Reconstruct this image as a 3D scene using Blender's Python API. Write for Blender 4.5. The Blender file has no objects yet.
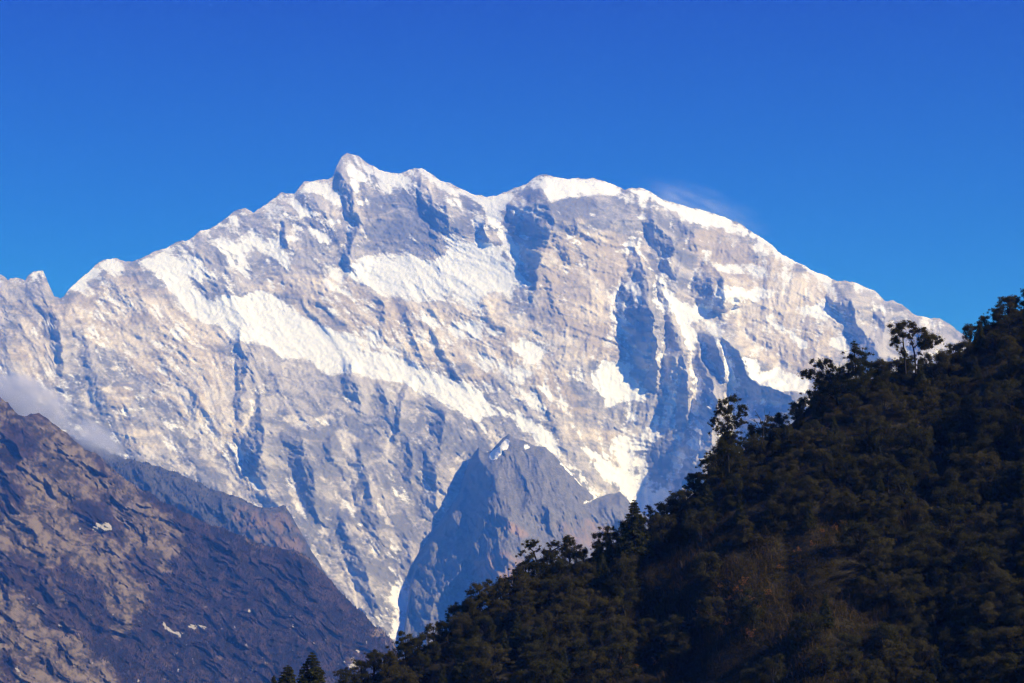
import bpy, math, random
import numpy as np

# ------------------------------------------------------------------ camera, sky, sun, exposure
S = bpy.context.scene
COL = S.collection
W, H = 1024, 683
LENS = 70.0
F = LENS / 36.0 * W
PITCH = math.radians(10.0)
CAMZ = 60.0

cam = bpy.data.cameras.new('camera'); cam.lens = LENS; cam.sensor_width = 36.0
cam.clip_start = 1.0; cam.clip_end = 120000.0
camo = bpy.data.objects.new('camera', cam); COL.objects.link(camo)
camo.location = (0, 0, CAMZ); camo.rotation_euler = (math.pi / 2 + PITCH, 0, 0)
S.camera = camo

SUN = np.array([0.72, -0.38, 0.58]); SUN /= np.linalg.norm(SUN)      # towards the sun
SUN_EL = math.asin(SUN[2]); SUN_AZ = math.atan2(SUN[0], SUN[1])

wd = bpy.data.worlds.new('World'); S.world = wd; wd.use_nodes = True
nt = wd.node_tree; nt.nodes.clear()
sky = nt.nodes.new('ShaderNodeTexSky'); sky.sky_type = 'NISHITA'; sky.sun_disc = False
sky.sun_elevation = SUN_EL; sky.sun_rotation = SUN_AZ
sky.altitude = 3000; sky.air_density = 1.0; sky.dust_density = 0.0; sky.ozone_density = 5.0
hsv = nt.nodes.new('ShaderNodeHueSaturation'); hsv.inputs['Saturation'].default_value = 1.35
tint = nt.nodes.new('ShaderNodeMix'); tint.data_type = 'RGBA'; tint.blend_type = 'MULTIPLY'; tint.inputs[0].default_value = 1.0; 
gco = nt.nodes.new('ShaderNodeTexCoord'); sep = nt.nodes.new('ShaderNodeSeparateXYZ'); nt.links.new(gco.outputs['Generated'], sep.inputs[0])
mr = nt.nodes.new('ShaderNodeMapRange'); nt.links.new(sep.outputs[2], mr.inputs[0]); mr.inputs[1].default_value = 0.17; mr.inputs[2].default_value = 0.36
gm = nt.nodes.new('ShaderNodeMix'); gm.data_type = 'RGBA'; nt.links.new(mr.outputs[0], gm.inputs[0])
gm.inputs[6].default_value = (0.20, 0.58, 0.88, 1); gm.inputs[7].default_value = (0.05, 0.05, 0.70, 1)
nt.links.new(gm.outputs[2], tint.inputs[7])
bg = nt.nodes.new('ShaderNodeBackground'); bg.inputs['Strength'].default_value = 0.10
wo = nt.nodes.new('ShaderNodeOutputWorld')
nt.links.new(sky.outputs[0], hsv.inputs['Color']); nt.links.new(hsv.outputs[0], tint.inputs[6]); nt.links.new(tint.outputs[2], bg.inputs['Color'])
nt.links.new(bg.outputs[0], wo.inputs['Surface'])

sl = bpy.data.lights.new('sun', 'SUN'); sl.energy = 4.0; sl.angle = math.radians(0.5); sl.color = (1.0, 0.93, 0.84)
so = bpy.data.objects.new('sun', sl); COL.objects.link(so)
from mathutils import Vector
so.rotation_euler = Vector(SUN).to_track_quat('Z', 'Y').to_euler()

S.view_settings.view_transform = 'Standard'; S.view_settings.look = 'None'
S.view_settings.exposure = 0.8; S.view_settings.gamma = 1.0
try: S.view_settings.use_curve_mapping = False
except Exception: pass
S.render.engine = 'CYCLES'
S.cycles.use_denoising = True; S.cycles.denoising_input_passes = 'RGB_ALBEDO_NORMAL'; S.cycles.denoising_prefilter = 'FAST'; S.cycles.filter_width = 1.3; S.cycles.use_adaptive_sampling = False
S.cycles.max_bounces = 6; S.cycles.volume_bounces = 1
S.cycles.transparent_max_bounces = 8

HAZE_DENSITY = 3.4e-5
HAZE_COLOR = (0.055, 0.24, 1.0)
KF = 2.0           # how far off the high ranges stand

# ------------------------------------------------------------------ helpers
rng = np.random.default_rng(7)
random.seed(7)

def ray(u, v):
    """direction per unit world y through picture point (u, v)"""
    a = (np.asarray(u, float) - 512.0) / F; b = (341.5 - np.asarray(v, float)) / F
    dy = math.cos(PITCH) - b * math.sin(PITCH); dz = math.sin(PITCH) + b * math.cos(PITCH)
    return a / dy, dz / dy

def at(u, v, Y):
    rx, rz = ray(u, v)
    return np.stack([rx * Y, np.broadcast_to(Y, np.shape(rx)) * 1.0, CAMZ + rz * Y], -1)

def _hash(ix, iy, seed):
    h = (ix.astype(np.int64) * 374761393 + iy.astype(np.int64) * 668265263 + seed * 1274126177) & 0xffffffff
    h = ((h ^ (h >> 13)) * 1274126177) & 0xffffffff
    return ((h ^ (h >> 16)) & 0xffff).astype(np.float32) * np.float32(2 * math.pi / 65536)

def pn(x, y, seed=0):
    """gradient noise, about -1..1"""
    x0 = np.floor(x); y0 = np.floor(y); fx = (x - x0).astype(np.float32); fy = (y - y0).astype(np.float32)
    def g(i, j):
        a = _hash(x0 + i, y0 + j, seed)
        return np.cos(a) * (fx - i) + np.sin(a) * (fy - j)
    sx = fx * fx * fx * (fx * (fx * 6 - 15) + 10); sy = fy * fy * fy * (fy * (fy * 6 - 15) + 10)
    a = g(0, 0); b = g(1, 0); c = g(0, 1); d = g(1, 1)
    return ((a + sx * (b - a)) * (1 - sy) + (c + sx * (d - c)) * sy) * 1.5

def fbm(x, y, lam, octs, seed=0, gain=0.5, ax=1.0, ay=1.0):
    out = np.zeros(np.shape(x), np.float32); amp = 1.0; l = lam
    for i in range(octs):
        out += amp * pn(x / (l * ax), y / (l * ay), seed + 17 * i); amp *= gain; l *= 0.5
    return out

def ridged(x, y, lam, octs, seed=0, gain=0.5, ax=1.0, ay=1.0):
    out = np.zeros(np.shape(x), np.float32); amp = 1.0; l = lam; wgt = 1.0
    for i in range(octs):
        n = 1 - np.abs(pn(x / (l * ax), y / (l * ay), seed + 31 * i))
        n = n * n * wgt; wgt = np.clip(n * 1.6, 0.25, 1)
        out += amp * n; amp *= gain; l *= 0.5
    return out

def sstep(a, b, x):
    t = np.clip((x - a) / (b - a), 0, 1); return t * t * (3 - 2 * t)

# masks drawn on a raster over the hill faces
RU0, RV0, RWD, RHT = -200, 100, 1500, 640
def raster(polys, blur=3):
    m = np.zeros((RHT, RWD), np.float32)
    for p in polys:
        w = 1.0
        if isinstance(p, tuple): w, p = p
        p = np.array(p, float); x0 = int(p[:, 0].min()) - 1; x1 = int(p[:, 0].max()) + 2; y0 = int(p[:, 1].min()) - 1; y1 = int(p[:, 1].max()) + 2
        x0 = max(x0, RU0); y0 = max(y0, RV0); x1 = min(x1, RU0 + RWD); y1 = min(y1, RV0 + RHT)
        X, Y = np.meshgrid(np.arange(x0, x1), np.arange(y0, y1)); ins = np.zeros(X.shape, bool)
        q = np.roll(p, -1, 0)
        for (ax, ay), (bx, by) in zip(p, q):
            if ay == by: continue
            c = ((ay > Y) != (by > Y)) & (X < (bx - ax) * (Y - ay) / (by - ay) + ax); ins ^= c
        s = m[y0 - RV0:y1 - RV0, x0 - RU0:x1 - RU0]; np.maximum(s, ins * np.float32(w), out=s)
    for _ in range(2):
        for ax in (0, 1):
            k = np.zeros_like(m)
            for d in range(-blur, blur + 1): k += np.roll(m, d, ax)
            m = k / (2 * blur + 1)
    return m

def strip(pts):
    """polygon of a path given as (u, v, width)"""
    p = np.array(pts, float); d = np.gradient(p[:, :2], axis=0); d /= np.linalg.norm(d, axis=1)[:, None] + 1e-9
    n = np.stack([-d[:, 1], d[:, 0]], 1) * (p[:, 2:] / 2)
    return np.concatenate([p[:, :2] + n, (p[:, :2] - n)[::-1]])

def sample(m, u, v):
    x = np.clip(u - RU0, 0, RWD - 1.01); y = np.clip(v - RV0, 0, RHT - 1.01)
    i = x.astype(int); j = y.astype(int); fx = x - i; fy = y - j
    return (m[j, i] * (1 - fx) + m[j, i + 1] * fx) * (1 - fy) + (m[j + 1, i] * (1 - fx) + m[j + 1, i + 1] * fx) * fy

def boxblur(m, k):
    for ax in (0, 1):
        c = np.cumsum(np.concatenate([np.repeat(np.take(m, [0], ax), k + 1, ax), m, np.repeat(np.take(m, [-1], ax), k, ax)], ax), ax, dtype=np.float64)
        n = m.shape[ax]; m = ((np.take(c, range(2 * k + 1, 2 * k + 1 + n), ax) - np.take(c, range(n), ax)) / (2 * k + 1)).astype(np.float32)
    return m

def facet_sum(u, v, facets, mpp, jitter=0.0):
    """relief (towards the viewer, in metres) of buttresses whose flank facing left is steep:
    rows (v, u of the flank's foot, u of the crest)"""
    out = np.zeros(np.shape(u), np.float32)
    for fc in facets:
        s, rows = fc[0], np.array(fc[1], float); rec = fc[2] if len(fc) > 2 else 2.2
        vv = rows[:, 0]; a = np.interp(v, vv, rows[:, 1]); b = np.interp(v, vv, rows[:, 2])
        fade = min(14.0, 0.35 * (vv[-1] - vv[0]))
        k = sstep(vv[0] - fade, vv[0] + 2, v) * (1 - sstep(vv[-1] - 2, vv[-1] + fade * 1.6, v))
        w = np.maximum(b - a, 0.5); A = s * w * mpp
        t = (u - a) / w
        p = np.where(t < 0, 0, np.where(t <= 1, t, np.clip(1 - (t - 1) / rec, 0, 1) ** 1.3))
        out += (A * p * k).astype(np.float32)
    return out

def link(o, parent=None):
    COL.objects.link(o)
    if parent is not None: o.parent = parent
    return o

def tag(o, label=None, cat=None, group=None, kind=None):
    for k, x in (('label', label), ('category', cat), ('group', group), ('kind', kind)):
        if x: o[k] = x
    return o

def mesh_np(name, verts, faces, mat, attrs=None, smooth=True):
    """faces: (M, k) int array"""
    me = bpy.data.meshes.new(name); verts = np.ascontiguousarray(verts, np.float32); faces = np.ascontiguousarray(faces, np.int32)
    k = faces.shape[1]
    me.vertices.add(len(verts)); me.vertices.foreach_set('co', verts.ravel())
    me.loops.add(faces.size); me.loops.foreach_set('vertex_index', faces.ravel())
    me.polygons.add(len(faces)); me.polygons.foreach_set('loop_start', np.arange(0, faces.size, k, dtype=np.int32))
    me.polygons.foreach_set('use_smooth', np.full(len(faces), smooth, bool))
    me.update(calc_edges=True)
    for n, a in (attrs or {}).items():
        at_ = me.attributes.new(n, 'FLOAT', 'POINT'); at_.data.foreach_set('value', np.ascontiguousarray(a, np.float32).ravel())
    if mat: me.materials.append(mat)
    return me

def grid_faces(nr, nc):
    i = np.arange(nr * nc).reshape(nr, nc)
    return np.stack([i[:-1, :-1], i[1:, :-1], i[1:, 1:], i[:-1, 1:]], -1).reshape(-1, 4)

def back_rows(P, dists, slope):
    """rows behind the crest, falling away from the viewer"""
    rows = []
    for d in dists:
        r = P[0].copy(); r[:, 1] += d; r[:, 0] *= (1 + 0 * d); r[:, 2] -= slope * d; rows.append(r)
    return np.stack(rows[::-1], 0)

# ---- shader building
class NB:
    def __init__(s, name):
        s.m = bpy.data.materials.new(name); s.m.use_nodes = True; s.t = s.m.node_tree; s.t.nodes.clear()
        s.out = s.n('ShaderNodeOutputMaterial')
    def n(s, typ, **kw):
        x = s.t.nodes.new(typ)
        for k, v in kw.items(): setattr(x, k, v)
        return x
    def l(s, a, b): s.t.links.new(a, b)
    def val(s, sock, x):
        if hasattr(x, 'links'): s.l(x, sock)
        else: sock.default_value = x
    def attr(s, name): return s.n('ShaderNodeAttribute', attribute_name=name).outputs['Fac']
    def coord(s): return s.n('ShaderNodeTexCoord').outputs['Object']
    def mapping(s, vec, scale=(1, 1, 1), rot=(0, 0, 0)):
        m = s.n('ShaderNodeMapping'); s.l(vec, m.inputs['Vector']); m.inputs['Scale'].default_value = scale; m.inputs['Rotation'].default_value = rot
        return m.outputs[0]
    def noise(s, vec, scale, detail=4, rough=0.55):
        x = s.n('ShaderNodeTexNoise'); s.l(vec, x.inputs['Vector']); x.inputs['Scale'].default_value = scale
        x.inputs['Detail'].default_value = detail; x.inputs['Roughness'].default_value = rough
        return x.outputs['Fac']
    def math(s, op, a, b=0.0, c=0.0):
        x = s.n('ShaderNodeMath', operation=op); s.val(x.inputs[0], a); s.val(x.inputs[1], b); s.val(x.inputs[2], c)
        return x.outputs[0]
    def ramp(s, f, a, b, va=0.0, vb=1.0):
        x = s.n('ShaderNodeMapRange', interpolation_type='SMOOTHSTEP'); s.val(x.inputs[0], f)
        for i, q in enumerate((a, b, va, vb)): x.inputs[1 + i].default_value = q
        return x.outputs[0]
    def mix(s, f, a, b):
        x = s.n('ShaderNodeMix', data_type='RGBA'); s.val(x.inputs[0], f)
        for i, q in ((6, a), (7, b)):
            if hasattr(q, 'links'): s.l(q, x.inputs[i])
            else: x.inputs[i].default_value = (*q, 1)
        return x.outputs[2]
    def surf(s, color, rough=0.9, bump=None, dist=1.0, strength=1.0, spec=0.2):
        p = s.n('ShaderNodeBsdfPrincipled'); s.val(p.inputs['Base Color'], color if hasattr(color, 'links') else (*color, 1))
        s.val(p.inputs['Roughness'], rough); p.inputs['Specular IOR Level'].default_value = spec
        if bump is not None:
            b = s.n('ShaderNodeBump'); b.inputs['Distance'].default_value = dist; b.inputs['Strength'].default_value = strength
            s.l(bump, b.inputs['Height']); s.l(b.outputs[0], p.inputs['Normal'])
        s.l(p.outputs[0], s.out.inputs['Surface']); return p

def mat_massif():
    b = NB('rock_and_snow'); c = b.coord()
    n1 = b.noise(c, 0.006, 6, 0.6); n2 = b.noise(c, 0.025, 5, 0.65)
    st = b.noise(b.mapping(c, (0.0015, 0.0015, 0.011), (0, 0.5, 0)), 1.0, 6, 0.6)
    tn = b.math('ADD', b.attr('tone'), b.math('MULTIPLY', b.math('SUBTRACT', n2, .5), .9))
    gray = b.mix(b.ramp(tn, .1, .9), (.15, .148, .155), (.37, .35, .34))
    tan = b.mix(b.ramp(tn, .1, .9), (.335, .29, .232), (.565, .51, .43))
    w = b.math('ADD', b.attr('warm'), b.math('MULTIPLY', b.math('SUBTRACT', st, .5), 1.5))
    rock = b.mix(b.ramp(w, .25, .75), gray, tan)
    sn = b.math('ADD', b.attr('snow'), b.math('MULTIPLY', b.math('SUBTRACT', n2, .5), .75))
    snow = b.mix(n1, (.63, .65, .69), (.75, .76, .775))
    deb = b.math('ADD', b.attr('debris'), b.math('MULTIPLY', b.math('SUBTRACT', n2, .5), .7))
    rock = b.mix(b.ramp(deb, .25, .85, 0, .9), rock, (.55, .52, .485))
    colr = b.mix(b.ramp(sn, .30, .74), rock, snow)
    b.surf(colr, .85, n2, 26.0, .7); return b.m

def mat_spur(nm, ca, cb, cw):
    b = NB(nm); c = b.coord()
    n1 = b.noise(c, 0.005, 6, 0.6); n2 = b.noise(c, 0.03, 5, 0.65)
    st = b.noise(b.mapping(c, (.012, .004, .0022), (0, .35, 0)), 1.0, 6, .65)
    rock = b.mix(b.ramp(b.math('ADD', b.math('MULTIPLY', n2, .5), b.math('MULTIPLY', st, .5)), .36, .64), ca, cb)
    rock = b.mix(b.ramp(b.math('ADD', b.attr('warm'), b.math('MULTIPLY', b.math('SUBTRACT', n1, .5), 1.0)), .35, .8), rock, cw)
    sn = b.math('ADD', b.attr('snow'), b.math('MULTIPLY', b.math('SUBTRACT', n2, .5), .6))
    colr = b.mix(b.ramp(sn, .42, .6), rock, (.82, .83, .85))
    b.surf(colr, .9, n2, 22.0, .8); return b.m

def mat_hillside():
    b = NB('grass_and_scrub'); c = b.coord()
    n1 = b.noise(c, 0.006, 6, 0.6); n2 = b.noise(c, 0.05, 5, 0.7)
    tn = b.math('ADD', b.attr('tone'), b.math('MULTIPLY', b.math('SUBTRACT', n2, .5), 1.0))
    grass = b.mix(b.ramp(tn, .15, .85), (.035, .027, .02), (.165, .128, .092))
    scrub = b.mix(b.ramp(tn, .2, .9), (.010, .006, .006), (.040, .025, .024))
    f = b.math('ADD', b.attr('scrub'), b.math('MULTIPLY', b.math('SUBTRACT', n2, .5), .9))
    colr = b.mix(b.ramp(f, .22, .78), grass, scrub)
    pale = b.math('ADD', b.attr('pale'), b.math('MULTIPLY', b.math('SUBTRACT', n2, .5), .5))
    colr = b.mix(b.ramp(pale, .42, .6), colr, (.30, .285, .27))
    b.surf(colr, .95, n2, 10.0, .8); return b.m

def mat_plain(name, c1, c2, scale, rough=.9, bump=0):
    b = NB(name); c = b.coord(); n = b.noise(c, scale, 4, .6)
    b.surf(b.mix(b.ramp(n, .3, .7), c1, c2), rough, n if bump else None, bump or 1.0); return b.m

def mat_leaf(name, c1, c2, c3):
    """foliage: each leaf its own tone (attribute), each plant its own tint"""
    b = NB(name); oi = b.n('ShaderNodeObjectInfo').outputs['Random']
    col_ = b.mix(b.attr('tone'), c1, c2); col_ = b.mix(b.ramp(oi, .35, 1.0, 0, .9), col_, c3)
    d = b.n('ShaderNodeBsdfDiffuse'); b.l(col_, d.inputs['Color']); t = b.n('ShaderNodeBsdfTranslucent'); b.l(col_, t.inputs['Color'])
    x = b.n('ShaderNodeMixShader'); x.inputs[0].default_value = .38; b.l(d.outputs[0], x.inputs[1]); b.l(t.outputs[0], x.inputs[2]); b.l(x.outputs[0], b.out.inputs['Surface']); return b.m

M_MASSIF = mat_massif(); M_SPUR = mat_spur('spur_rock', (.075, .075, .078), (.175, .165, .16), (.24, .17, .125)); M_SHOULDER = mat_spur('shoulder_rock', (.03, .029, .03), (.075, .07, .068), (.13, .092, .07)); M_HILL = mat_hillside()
M_SOIL = mat_plain('forest_floor', (.012, .011, .008), (.03, .026, .016), .8, .95, .3)
M_GROUND = mat_plain('valley_turf', (.06, .06, .035), (.12, .10, .06), .01)
M_BARK = mat_plain('bark', (.010, .009, .008), (.028, .024, .02), 2.0, .95, .05)
M_FAR = mat_plain('far_conifer', (.007, .006, .006), (.024, .018, .016), .02)
M_LEAF = mat_leaf('broad_leaves', (.021, .022, .010), (.064, .062, .027), (.072, .062, .028))
M_NEEDLE = mat_leaf('needles', (.022, .025, .010), (.062, .064, .026), (.05, .05, .021))
M_BRUSH = mat_leaf('brush_leaves', (.028, .024, .011), (.074, .062, .027), (.06, .046, .02))
M_RUST = mat_leaf('rust_leaves', (.12, .05, .02), (.30, .13, .05), (.22, .11, .045))
M_CANE = mat_leaf('bamboo_blades', (.03, .023, .012), (.12, .085, .042), (.09, .062, .032))

# ------------------------------------------------------------------ valley ground
gv = np.array([[-60000, -3000, 0], [60000, -3000, 0], [60000, 60000, 0], [-60000, 60000, 0]], float)
tag(link(bpy.data.objects.new('ground', mesh_np('ground', gv, np.array([[0, 1, 2, 3]]), M_GROUND))), kind='structure')

# ------------------------------------------------------------------ the great massif
RIDGE = [(-200, 300), (-120, 292), (-60, 285), (-20, 281), (0, 274), (4, 276), (8, 280), (10, 278), (18, 277), (25, 280), (28, 276), (34, 272), (43, 270),
 (46, 277), (50, 287), (54, 296), (60, 298), (64, 296), (70, 287), (78, 280), (88, 272), (95, 265), (103, 260), (115, 258), (125, 261), (132, 262),
 (145, 256), (155, 251), (165, 249), (175, 243), (190, 239), (200, 231), (206, 230), (215, 226), (235, 211), (245, 208), (253, 213), (262, 207),
 (272, 199), (280, 193), (294, 194), (300, 186), (304, 182), (312, 181), (320, 179), (328, 179), (333, 176), (337, 165), (342, 156), (347, 153),
 (358, 156), (367, 163), (380, 170), (392, 173), (400, 173), (412, 169), (422, 168), (432, 174), (440, 181), (450, 183), (460, 188), (472, 194),
 (484, 197), (497, 195), (510, 190), (525, 184), (535, 177), (545, 174), (558, 177), (570, 179), (592, 178), (605, 181), (615, 185), (625, 190),
 (632, 187), (642, 188), (655, 195), (668, 201), (685, 206), (705, 211), (720, 216), (735, 221), (745, 227), (757, 235), (770, 243), (783, 255),
 (795, 262), (805, 266), (815, 272), (828, 277), (838, 281), (845, 281), (855, 282), (865, 287), (875, 291), (885, 301), (893, 300), (902, 305),
 (912, 313), (925, 317), (932, 319), (940, 318), (950, 324), (960, 332), (975, 345), (1010, 360), (1060, 380), (1200, 420)]

SNOW = [
 [(125,258),(150,256),(165,252),(180,258),(188,278),(200,288),(215,298),(240,295),(262,290),(284,300),(302,313),(337,333),(363,351),(403,358),(459,379),(484,396),(513,411),(537,420),(551,437),(548,449),(525,431),(493,414),(475,421),(459,412),(441,402),(418,394),(408,384),(385,379),(360,379),(337,374),(319,376),(312,362),(284,360),(274,350),(236,340),(225,330),(208,325),(195,318),(180,300),(170,290),(165,278),(145,272)],
 strip([(548,443,9),(560,455,6),(575,470,6),(590,488,5),(602,498,4)]),
 [(349,262),(364,253),(402,254),(433,262),(440,256),(458,247),(484,240),(500,245),(505,262),(520,275),(527,288),(500,291),(480,297),(474,310),(443,302),(408,302),(377,293),(362,284),(347,277)],
 [(478,196),(505,190),(530,180),(526,188),(508,202),(502,210),(505,225),(514,247),(521,266),(518,272),(510,260),(500,240),(490,225),(483,212)],
 [(345,153),(358,155),(367,162),(392,172),(403,183),(418,198),(403,191),(377,178),(359,166)],
 [(336,162),(352,164),(372,182),(357,182),(342,171)], [(346,178),(356,180),(360,190),(350,189)],
 [(352,194),(372,199),(394,210),(377,207),(358,206)],
 [(331,177),(336,188),(342,201),(337,206),(324,201),(311,193),(296,194),(303,183),(316,180)],
 [(272,200),(281,193),(296,197),(303,203),(319,216),(306,219),(298,214),(288,203)],
 [(303,229),(314,226),(334,239),(331,244),(316,240)], [(324,220),(342,218),(345,227),(334,226)],
 [(255,224),(265,234),(286,247),(293,267),(291,273),(278,264),(265,254),(256,254),(245,249),(238,242),(248,231)],
 [(315,250),(322,248),(325,255),(317,258)], strip([(349,224,6),(352,236,6),(356,250,7)]),
 strip([(418,169,4),(430,175,8),(443,184,9),(460,190,9),(482,199,10)]), strip([(400,176,7),(412,172,6),(405,185,5)]),
 [(435,188),(450,195),(475,212),(490,225),(488,240),(478,235),(470,220),(455,207)],
 [(541,175),(569,178),(592,178),(612,182),(625,189),(622,194),(612,196),(599,193),(581,195),(556,202),(543,199),(543,188)],
 [(549,200),(556,205),(569,218),(560,216),(553,208)],
 [(628,188),(643,188),(663,200),(683,205),(709,211),(739,222),(739,234),(714,229),(693,224),(681,224),(676,214),(663,207),(643,196)],
 strip([(737,225,10),(748,231,6),(770,245,6),(795,263,7),(815,273,8),(836,284,7)]), strip([(845,282,4),(858,285,7),(870,291,6),(884,302,4)]), strip([(920,316,2),(930,320,4)]),
 [(708,265),(735,260),(750,262),(774,277),(755,278),(740,273),(716,274)], [(722,280),(735,287),(761,287),(780,292),(752,303),(730,306),(720,296)],
 [(783,309),(816,303),(827,303),(836,321),(822,318),(804,315)], [(766,318),(783,324),(809,344),(818,353),(801,346),(781,333)], [(825,343),(839,331),(851,343),(842,351),(830,348)],
 [(737,352),(765,367),(785,368),(813,381),(803,393),(772,389),(749,382),(742,371)],
 [(656,266),(664,284),(679,300),(693,306),(716,296),(722,301),(703,318),(683,327),(668,313),(662,297)], [(633,249),(648,258),(654,273),(643,263)], [(629,280),(639,283),(638,302),(633,292)],
 [(679,318),(699,335),(690,362),(682,338)], [(703,318),(721,325),(731,343),(735,373),(738,394),(727,392),(723,355),(711,333)],
 [(590,370),(604,360),(616,362),(633,363),(634,376),(652,393),(643,403),(616,402),(601,412),(604,396),(594,387)],
 (0.75, [(645,428),(660,405),(673,404),(677,420),(664,438),(638,446)]), (0.7, [(668,470),(690,440),(712,425),(700,445),(680,475)]), (.72, [(690,462),(712,452),(730,430),(716,462)]),
 (0.8, [(617,449),(634,438),(642,446),(640,470),(627,482),(614,463)]),
 strip([(575,425,6),(583,440,7),(597,463,9),(616,478,12),(633,490,17),(652,508,22)]), (.74, [(606,440),(634,432),(648,446),(650,470),(668,488),(670,520),(636,520),(622,492),(610,468)]),
 (.8, [(440,321),(478,318),(506,334),(484,340),(458,339)]), (.85, [(458,350),(499,357),(536,372),(524,383),(493,377),(467,362)]), (.72, [(505,341),(559,341),(552,360),(525,363)]), (.62, [(470,382),(500,385),(540,410),(520,408)]),
 (.72, [(383,562),(407,570),(413,585),(418,600),(429,612),(423,630),(404,650),(387,637),(398,618),(390,600),(396,583)]),
 (.66, strip([(372,470,6),(380,500,8),(386,525,9),(392,545,10),(398,565,12)])), (.64, strip([(330,480,5),(350,505,5),(360,530,4)])),
 (.75, [(133,286),(142,288),(148,294),(136,291)]), (.75, [(88,299),(98,297),(104,305),(92,306)]), (.85, [(25,284),(36,271),(44,271),(36,280),(29,288)]), strip([(-5,275,3),(8,281,3)]), strip([(9,280,4),(25,282,4)]),
 strip([(62,298,5),(78,285,9),(95,270,10),(110,262,9),(128,263,6)]), (.8, [(76,285),(90,283),(98,292),(86,296)]), (.75,[(104,268),(124,265),(128,276),(112,278)]),
 (.8, strip([(122,386,4),(134,392,5),(147,400,4)])), (.7, strip([(152,403,3),(175,416,4)])), (.75, strip([(107,370,3),(122,381,3)])),
 (.8, strip([(560,392,5),(572,410,6),(580,432,5)])), (.8, strip([(606,412,5),(598,432,6),(604,455,6),(614,474,7)])), (.75, strip([(655,432,5),(648,455,6),(640,478,6)])), (.75, strip([(540,386,5),(556,404,6),(574,418,5)])), (.7, strip([(500,372,6),(520,392,7),(545,412,6)])), (.7, strip([(660,300,4),(668,325,5),(664,350,4)])),
 (.75, strip([(696,380,4),(702,400,5),(694,420,4)])), (.75, strip([(716,396,4),(706,420,5),(690,440,5)])), (.72, strip([(300,318,5),(330,330,6),(372,345,6),(410,352,5)])), (.7, strip([(420,318,5),(450,330,6),(470,345,5)])), (.7, strip([(395,322,4),(430,345,6),(458,366,6)])),
 strip([(200,233,5),(225,221,5),(248,211,6),(272,200,5)]), (.8, [(205,240),(225,232),(245,250),(262,272),(250,280),(230,262)]), (.7, [(175,262),(200,258),(218,280),(205,286)]),
]
# warm, tan-coloured rock
WARM = [
 [(60,300),(130,275),(190,310),(235,345),(230,400),(228,445),(200,450),(170,400),(120,350),(70,330)],
 (1.2, [(165,365),(215,358),(236,400),(230,445),(208,455),(185,420)]), [(90,380),(120,375),(160,440),(158,470),(140,455)],
 [(250,275),(345,280),(370,295),(410,305),(520,300),(560,360),(570,420),(500,380),(420,360),(360,345),(300,310)],
 (.8, [(530,230),(620,225),(640,260),(615,300),(625,350),(590,370),(550,330),(535,290)]), [(545,300),(600,300),(600,350),(560,350)],
 [(690,230),(740,235),(800,270),(830,290),(840,350),(800,390),(760,365),(735,340),(715,280)], (.6, [(0,285),(50,300),(60,430),(20,380),(0,350)]),
 (.7, [(560,380),(600,410),(640,470),(600,470),(560,430)]), (.8, [(200,450),(245,470),(300,520),(280,505),(230,490)]),
 (.8, strip([(46,330,6),(50,370,10),(54,420,8)])), (.8,strip([(20,300,5),(26,340,6),(40,380,6)])),
]
SCREE = [strip([(575,235,4),(585,260,5),(591,276,6),(587,300,6),(582,326,5)]), (.8, strip([(546,262,3),(556,285,5),(562,312,5)])), (.8, strip([(608,262,3),(612,285,4),(609,320,5)])), (.7, strip([(566,230,3),(570,262,4)])), (.8, [(560,318),(600,322),(612,350),(590,358),(562,345)]),
 strip([(48,340,5),(50,372,8),(56,420,6)]), strip([(98,392,5),(112,418,8),(135,440,6),(158,464,7)]), (.9, [(166,372),(214,360),(236,402),(230,446),(206,456),(186,420)]), strip([(200,452,12),(228,470,10),(262,490,9),(285,497,7)]), (.9, strip([(255,440,5),(240,462,8),(218,470,6)])),
 (.8, strip([(302,532,6),(330,572,12),(362,622,18),(392,645,16)])), (.9, strip([(345,440,4),(358,462,6),(372,482,6),(384,512,8),(392,545,10)])), (.8, strip([(318,470,4),(335,492,5),(352,505,4),(362,535,4)])), (.8, strip([(410,455,4),(420,475,5),(432,500,4)])),
 (.8, strip([(395,432,4),(386,448,5),(390,462,4)])), (.8, strip([(282,418,4),(300,424,5),(320,415,5),(340,420,4)])), (.7, strip([(345,428,3),(356,447,4)])), (.7, strip([(540,430,6),(570,460,9),(600,490,8)])), (.7, [(600,440),(620,450),(640,478),(620,478)])]
BARE = [[(545,205),(581,197),(622,197),(640,230),(628,250),(618,300),(608,350),(585,355),(560,330),(536,292),(530,240)], [(375,205),(400,195),(440,200),(470,228),(436,256),(400,250),(366,248),(358,215)],
 (.8, [(640,205),(680,215),(735,240),(760,258),(700,262),(660,255)]), (.7, [(240,350),(300,370),(400,392),(460,420),(440,470),(420,560),(340,560),(250,450)]), (.6, [(0,290),(50,300),(75,330),(60,430),(0,390)])]
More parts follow.
